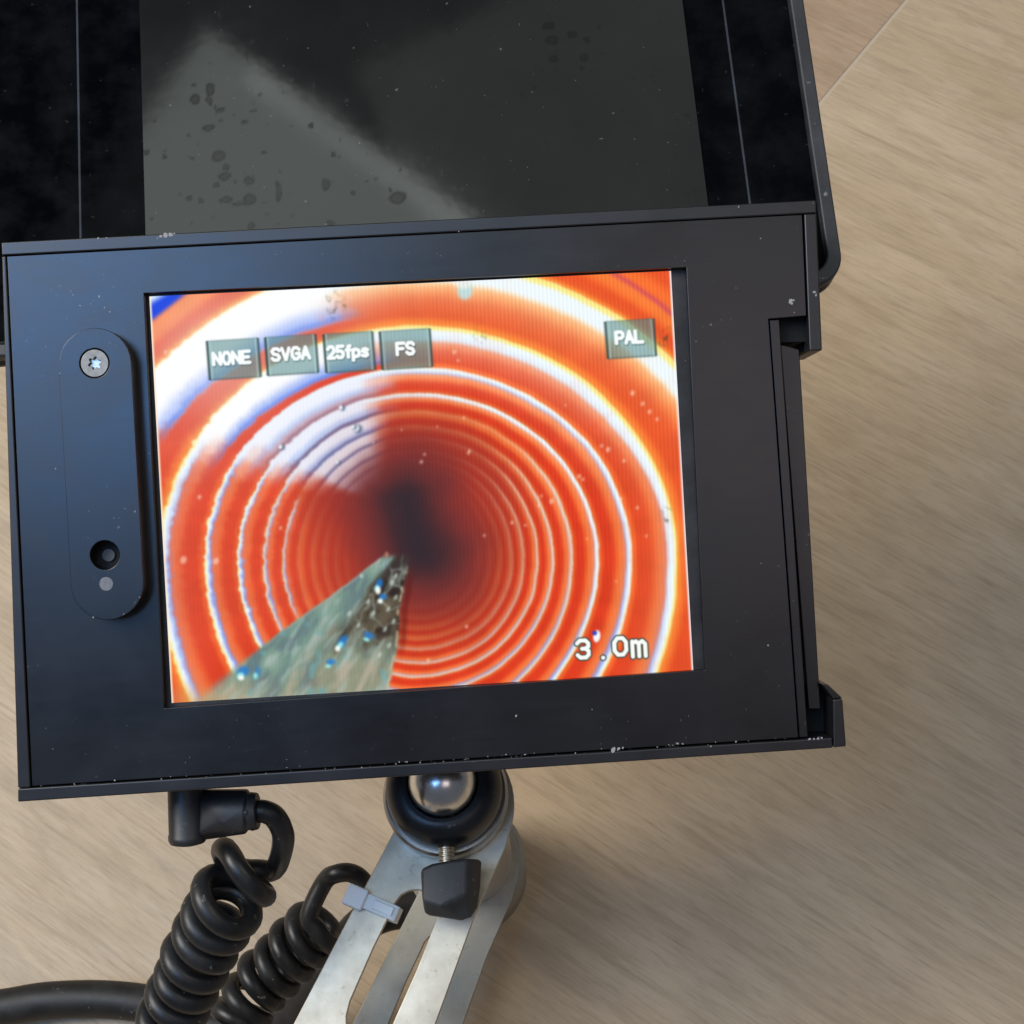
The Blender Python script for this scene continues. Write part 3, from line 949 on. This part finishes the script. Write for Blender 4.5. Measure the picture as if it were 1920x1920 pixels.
link('hole_floor', slab(circle(*hole_c, 27.2 * sc_u, 32), [], .0000, .0004), M_DARK, monitor)
hs = mon(203, 1041, .001)
link('hidden_screw', slab(circle(*hs, 12 * sc_u, 24), [], .0004, .0009), M_GREY, monitor, bevel=.0001)
link('pin', slab(circle(*pin_c, 13 * sc_u, 28), [], LH - .0008, LH + .0001), M_PIN, monitor, bevel=.00012)

# paint chips and grit stuck to the metal
rnd = random.Random(7)
def flakes():
    verts, faces = [], []
    def flake(px, py, s, h):
        x, y = mon(px, py, h)
        n = rnd.randint(5, 8)
        i0 = len(verts)
        r = s * sc_u
        el, ro = rnd.uniform(.5, 1), rnd.uniform(0, 3.1)
        for top in (h + .00006, h - .00003):
            rs = random.Random(px * 7 + py)
            for k in range(n):
                t = 2 * math.pi * k / n
                q = r * rs.uniform(.55, 1.1)
                u, w = q * math.cos(t), q * math.sin(t) * el
                verts.append((x + u * math.cos(ro) - w * math.sin(ro), y + u * math.sin(ro) + w * math.cos(ro), top))
        faces.append(tuple(range(i0, i0 + n)))
        for k in range(n):
            faces.append((i0 + k, i0 + (k + 1) % n, i0 + n + (k + 1) % n, i0 + n + k))
    for px, py, s in [(1482, 565, 5), (1488, 563, 4), (1485, 569, 3.5), (1489, 586, 2), (1380, 540, 1.2), (1426, 447, 1.6), (1386, 394, 2),
                      (137, 553, 2), (150, 573, 2.2), (186, 556, 2.5), (196, 577, 2), (206, 585, 2.4), (170, 570, 1.5), (133, 546, 1.4),
                      (968, 1342, 2.6), (1110, 1330, 1.3), (1398, 1396, 2), (215, 1463, 2.2), (320, 1456, 1.3), (538, 1439, 1.5), (104, 879, 2), (280, 850, 1.5),
                      (112, 700, 2), (253, 959, 2), (1305, 640, 1.3), (1285, 676, 1.2), (175, 1157, 2), (232, 1151, 2), (262, 1120, 1.5), (1440, 1210, 2.2)]:
        flake(px, py, s, LH if 100 < px < 270 and 620 < py < 1160 else -.0003)
    for px, py, s in [(1527, 548, 4), (1530, 553, 3), (310, 441, 6), (320, 440, 5), (301, 443, 3.5), (295, 447, 2), (327, 438, 3), (1160, 1404, 5), (1150, 1406, 6), (1168, 1402, 3), (1270, 1394, 3),
                      (1333, 1399, 2.2), (1280, 1395, 2), (1380, 1391, 2), (1518, 1386, 3), (1526, 1385.5, 3), (1534, 1385, 3), (1541, 1384, 2.5), (860, 434, 1.5), (200, 446, 2), (184, 447, 2.5), (1385, 388, 2.5)]:
        flake(px, py, s, 0)
    for i in range(70):
        flake(rnd.uniform(70, 1430), rnd.choice((rnd.uniform(470, 500), rnd.uniform(1340, 1440), rnd.uniform(1400, 1440))), rnd.uniform(.4, 1.0), -.0003)
    for i in range(60):
        t = rnd.random()
        flake(60 + 1480 * t, 1476 - 96 * t + rnd.gauss(0, 2), rnd.uniform(.6, 1.8), 0)
    return mesh('flakes', verts, faces)
nfk = Nodes('chipped pale grit')
nfk.set(color=(.34, .335, .32), rough=.85)
fl = link('paint_chips', flakes(), nfk.m, monitor)
fl['kind'] = 'stuff'

# ---------------------------------------------------------------- film on the cover (placed after its helpers exist)
link('clear_plate', film_mesh(), nf.m, cover)

# ---------------------------------------------------------------- ball stand
axis = on_level(829, 1466, CAM_H - .369)
AX, AY, ZC = axis.x, axis.y, CAM_H - .369
SM = Matrix.Translation((AX, AY, 0))
stand = empty('ball_joint_stand', SM, 'steel stand with black ball joint and slotted plates under the monitor', 'stand')
def st_xy(px, py, z):
    p = on_level(px, py, z)
    return p.x - AX, p.y - AY
ZP = CAM_H - .391           # upper plate top
ZL = ZP - .103              # lower plate top
rc = .0172
prof = [(.0102, ZC - .012), (.0102, ZC - .0010), (.0105, ZC - .0002), (.0113, ZC), (.0126, ZC - .0002), (.0143, ZC - .0010), (.0159, ZC - .0026), (.0169, ZC - .0050), (rc, ZC - .0078),
        (rc, ZC - .0105), (.0168, ZC - .0125), (.0158, ZC - .0135), (.0148, ZC - .014)]
link('collar', lathe(prof, 72), M_COLLAR, stand, smooth=60)
zb = ZC - .0006
ball = [(max(.0100 * math.sin(math.pi * i / 24), 0 if i in (0, 24) else 1e-5), zb + .0100 * math.cos(math.pi * i / 24)) for i in range(25)]
bo = link('ball', lathe(ball, 48), M_CHROME, stand, smooth=180)
b0, b1 = Vector((0, 0, zb)), (at(826, 1300, .352) - Vector((AX, AY, 0)))
link('stem', tube([b0, b0.lerp(b1, .5), b1], .0042, 20), M_TUBE, stand, smooth=40)
rt = .0188
link('post', lathe([(0, ZC - .0139), (.0150, ZC - .0139), (rt - .0008, ZC - .0139), (rt, ZC - .0147), (rt, ZP + .0016), (rt - .0002, ZP + .0002), (rt - .001, ZP + .0001), (0, ZP + .0001)], 72), M_TUBE, stand, smooth=35)
link('column', lathe([(0, ZP - .0022), (rt - .0012, ZP - .0022), (rt - .0012, ZL + .0002), (0, ZL + .0002)], 72), M_TUBE, stand, smooth=35)
link('foot', lathe([(0, ZL - .0023), (.021, ZL - .0023), (.0226, ZL - .0035), (.0228, .0015), (.0222, .0003), (0, .0003)], 72), M_SHADED, stand, smooth=35)

def plate_outline():
    left = [st_xy(x, y, ZP) for x, y in ((742, 1552), (646, 1735), (550, 1920), (470, 2075), (400, 2210))]
    right = [st_xy(x, y, ZP) for x, y in ((715, 2210), (760, 2075), (816, 1920), (888, 1723), (948, 1588))]
    a0 = math.atan2(right[-1][1], right[-1][0])
    a1 = math.atan2(left[0][1], left[0][0])
    if a1 < a0:
        a1 += 2 * math.pi
    Ra, Rb = math.hypot(*right[-1]), math.hypot(*left[0])
    arc = []
    for i in range(1, 30):
        f = i / 30
        r_ = Ra + (Rb - Ra) * f
        r_ = r_ + (.0197 - r_) * math.sin(math.pi * f) ** .5
        arc.append((r_ * math.cos(a0 + (a1 - a0) * f), r_ * math.sin(a0 + (a1 - a0) * f)))
    slot = [st_xy(x, y, ZP) for x, y in ((735, 1706), (741, 1692), (752, 1678), (767, 1670), (784, 1668), (800, 1672), (814, 1683), (822, 1698), (822, 1716), (816, 1730), (779, 1823), (736, 1920), (718, 1960),
                                         (706, 1976), (690, 1982), (672, 1974), (657, 1955), (650, 1930), (649, 1905), (656, 1877), (700, 1777), (727, 1722))]
    return left + right + arc, slot
po, ps = plate_outline()
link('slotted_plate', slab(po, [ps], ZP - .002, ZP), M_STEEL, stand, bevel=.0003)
link('slotted_plate', slab(po, [ps], ZL - .002, ZL), M_SHADED, stand, bevel=.0003)

# clamping screw and knob: they lie level with the collar, pointing at the viewer
zk = ZC - .0090
def kp(px, py, z):
    p = on_level(px, py, z)
    return Vector((p.x - AX, p.y - AY, z))
bs, be = kp(836, 1560, zk), kp(839, 1640, zk)
nth = 46
link('clamp_bolt', tube([bs.lerp(be, i / nth) for i in range(nth + 1)], [.0021 + (.00032 if (i // 2) % 2 else 0) for i in range(nth + 1)], 16), M_BRASS, stand, smooth=40)
zt, zd = zk + .0055, zk - .0058
kpts = [kp(792, 1628, zt - .001), kp(812, 1618, zt), kp(845, 1612, zt + .0004), kp(878, 1609, zt), kp(901, 1611, zt - .0055), kp(903, 1612, zd + .003),
        kp(790, 1640, zt - .003), kp(789, 1636, zd), kp(899, 1620, zd),
        kp(792, 1690, zt - .0012), kp(828, 1700, zt - .0002), kp(876, 1676, zt - .0006), kp(900, 1672, zt - .006),
        kp(796, 1712, zt - .005), kp(806, 1718, zt - .006), kp(866, 1727, zt - .0065), kp(884, 1721, zt - .0068), kp(897, 1700, zt - .008),
        kp(797, 1708, zd), kp(864, 1722, zd), kp(892, 1706, zd)]
link('clamp_knob', hull('knob', kpts), M_KNOB, stand, bevel=.0011, segs=4)

# ---------------------------------------------------------------- cable tie round the left arm of the upper plate
tie = empty('cable_tie', Matrix.Translation(on_level(700, 1695, ZP)), 'white plastic cable tie round the upper slotted plate', 'cable tie')
TI = tie.matrix_world.inverted()
nt = Nodes('white nylon')
nt.set(color=(.90, .92, .94), rough=.38, sss=.25, spec=.5)
nt.p.inputs['Subsurface Scale'].default_value = .003
M_TIE = nt.m
def tp(px, py, z):
    return TI @ on_level(px, py, z)
e0, e1 = tp(667, 1682, ZP), tp(737, 1712, ZP)
along = (e1 - e0).normalized()
wdir = Vector((-along.y, along.x, 0)) * .0022
up = Vector((0, 0, 1))
loop = [e0 + up * .0009, e1 + up * .0009, e1 + along * .0012 + up * .0001, e1 + along * .0012 - up * .0030, e1 - up * .0040, e0 - up * .0040, e0 - along * .001 - up * .0028]
def strap(path, w, t):
    verts, faces = [], []
    c = sum(path, Vector()) / len(path)
    n = len(path)
    for p in path:
        o = (p - c)
        o = Vector((0, 0, o.z)) + along * o.dot(along)
        o = (up * (1 if o.z > 0 else -1) * (abs(o.z) > .0015) + along * (1 if o.dot(along) > 0 else -1) * .2).normalized() * t
        verts += [p + w, p - w, p - w + o, p + w + o]
    for i in range(n):
        j = (i + 1) % n
        for k in range(4):
            faces.append((i * 4 + k, i * 4 + (k + 1) % 4, j * 4 + (k + 1) % 4, j * 4 + k))
    return mesh('strap', verts, faces)
link('strap', strap(loop, wdir, .0008), M_TIE, tie, bevel=.0002)
hc = tp(668, 1683, ZP + .0012)
side = Vector((-along.y, along.x, 0))
hp = []
for a in (-.0033, .0030):
    for b in (-.0031, .0031):
        for cz in (-.0022, .0020):
            hp.append(hc + along * a + side * b + up * cz)
link('lock_head', hull('head', hp), M_TIE, tie, bevel=.0006, segs=3)
link('strap_tail', hull('tail', [e0 + along * a + side * b + up * cz for a in (.006, .0122) for b in (-.0013, .0013) for cz in (.0017, .0024)]), M_TIE, tie, bevel=.0002)

# ---------------------------------------------------------------- coiled cable with its angled plug
DP = .337
cable = empty('coiled_cable', Matrix.Translation(at(345, 1500, DP)), 'black coiled cable with angled plug under the monitor', 'cable')
CI = cable.matrix_world.inverted()
def cp(px, py, d):
    return CI @ at(px, py, d)
pu = DP / FPX
ex, ey, ez = R @ Vector((math.cos(.05), math.sin(.05), 0)), R @ Vector((-math.sin(.05), math.cos(.05), 0)), R @ Vector((0, 0, 1))
def along_tube(p, q, prof, n=40):
    """lathe around the line p-q; prof = (radius, fraction)"""
    d = (q - p)
    z = d.normalized()
    x = z.orthogonal().normalized()
    y = z.cross(x)
    M = Matrix((x, y, z)).transposed().to_4x4()
    M.translation = p
    return lathe([(r, f * d.length) for r, f in prof], n, M)
p0, p1 = cp(348, 1440, DP), cp(352, 1583, DP)
r0 = 34 * pu
plug = link('plug_body', along_tube(p0, p1, [(0, 0), (r0, 0), (r0, .86), (r0 * 1.04, .87), (r0 * 1.04, .93), (r0 * .95, .975), (r0 * .6, 1), (0, 1)]), M_PLASTIC, cable, smooth=45)
r1 = 42 * pu
arm = []
for px, cy, ry, rz, m in ((372, 1535, 16, 12, 10), (398, 1529, 34, 30, 12), (420, 1524, 40, 38, 12), (466, 1521, 41, 40, 12)):
    for k in range(m):
        t = 2 * math.pi * (k + .5) / m
        arm.append(cp(px, cy - ry * math.sin(t), DP) + ez * (rz * pu * math.cos(t)))
arm += [cp(350, 1578, DP) + ez * (8 * pu), cp(350, 1578, DP) - ez * (8 * pu), cp(345, 1480, DP)]
link('plug_arm', hull('plug_arm', arm), M_PLASTIC, cable, bevel=.0009, segs=3)
n0, n1 = cp(455, 1522.5, DP), cp(474, 1521, DP)
link('clamp_nut', along_tube(n0, n1, [(0, 0), (r1 * .92, 0), (r1 * .92, 1), (0, 1)], 6), M_PLASTIC, cable, bevel=.0006)
link('gland', along_tube(cp(470, 1521.5, DP), cp(484, 1520.5, DP), [(0, 0), (r1 * .86, 0), (r1 * .8, 1), (0, 1)], 32), M_PLASTIC, cable, smooth=40, bevel=.0003)

rcab = .0030
def coil_path():
    ctrl = [(478, 1600, .3510), (458, 1634, .3465), (431, 1684, .3465), (405, 1728, .351), (373, 1790, .355), (347, 1848, .359), (322, 1910, .363), (312, 1985, .370), (345, 2060, .385), (400, 2020, .404),
            (440, 1920, .418), (490, 1845, .421), (548, 1785, .420), (598, 1738, .418), (632, 1712, .417)]
    ax = smooth_path([cp(*c) for c in ctrl], 40)
    L = [0.0]
    for a, b in zip(ax[:-1], ax[1:]):
        L.append(L[-1] + (b - a).length)
    # local pitch: open at the start, then tight, a little loose in the second leg
    pts = []
    phi = math.radians(-75)
    sgn = None
    cum = 0.0
    e1 = None
    N = len(ax)
    for i in range(N):
        t = (ax[min(i + 1, N - 1)] - ax[max(i - 1, 0)]).normalized()
        if e1 is None:
            e1 = (R @ Vector((.9, -.42, 0)))
        e1 = (e1 - t * e1.dot(t)).normalized()
        pts.append((ax[i], t, e1.copy(), L[i]))
    total = L[-1]
    out = []
    s = 0.0
    j = 0
    while s < total:
        while j < N - 2 and L[j + 1] < s:
            j += 1
        u = (s - L[j]) / max(L[j + 1] - L[j], 1e-9)
        c = pts[j][0].lerp(pts[j + 1][0], u)
        t = pts[j][1].lerp(pts[j + 1][1], u).normalized()
        x = pts[j][2].lerp(pts[j + 1][2], u)
        x = (x - t * x.dot(t)).normalized()
        y = t.cross(x)
        if sgn is None:
            sgn = -1 if y.dot(ez) < 0 else 1
        y = y * sgn
        fr = s / total
        pitch = np.interp(s, [0, .006, .014, total * .45, total * .62, total], [.0125, .0115, .0082, .0070, .0080, .0074])
        rad = np.interp(fr, [0, .05, .25, .5, .7, 1], [.0078, .0082, .0071, .0072, .0078, .0082])
        pitch *= 1 + .05 * math.sin(s * 410 + 1.0) + .04 * math.sin(s * 930)
        rad *= 1 + .02 * math.sin(s * 520) + .02 * math.sin(s * 1310 + 2)
        out.append(c + x * (rad * math.cos(phi)) + y * (rad * math.sin(phi)))
        step = 2 * math.pi / 26
        phi -= step
        s += pitch / 26
    return out
coil = coil_path()
def lead(pts, n=10):
    return smooth_path(pts, n)
def px_up(i):
    return (R.transposed() @ (coil[i + 1] - coil[i - 1])).normalized()
best = max(range(len(coil) - 27, len(coil) - 1), key=lambda i: px_up(i).y)
coil = coil[:best + 1]
first, t_in = coil[0], (coil[1] - coil[0]).normalized()
last, t_out = coil[-1], (coil[-1] - coil[-2]).normalized()
start = lead([cp(478, 1521, DP), cp(497, 1522, DP), cp(517, 1534, DP + .001), cp(531, 1566, DP + .004), cp(526, 1604, DP + .010), first - t_in * .0045, first])
end_ctrl = [last, last + t_out * .005, cp(608, 1654, .410), cp(632, 1638, .407), cp(662, 1638, .408), cp(686, 1660, .412), cp(694, 1700, .422), cp(680, 1755, .437), cp(655, 1805, .45)]
tail = lead(end_ctrl)
link('cord', tube(start[:-1] + coil + tail[1:], rcab, 14), M_RUBBER, cable, smooth=180)

# ---------------------------------------------------------------- thick hose on the floor
hz = .009
hc_ = [on_level(-160, 1912, hz), on_level(0, 1890, hz), on_level(90, 1876, hz), on_level(200, 1874, hz), on_level(300, 1888, hz), on_level(400, 1925, hz), on_level(490, 1940, hz + .004), on_level(555, 1895, hz + .02),
       on_level(625, 1800, hz + .04), on_level(700, 1720, hz + .03), on_level(800, 1700, hz + .02)]
hb = Matrix.Translation((hc_[2].x, hc_[2].y, 0))
hoo = link('hose', tube(smooth_path([hb.inverted() @ p for p in hc_], 14), .0070, 24), M_HOSE, None, smooth=180)
hoo.matrix_world = hb
hoo['label'] = 'thick black hose lying on the floor at the lower left'
hoo['category'] = 'hose'
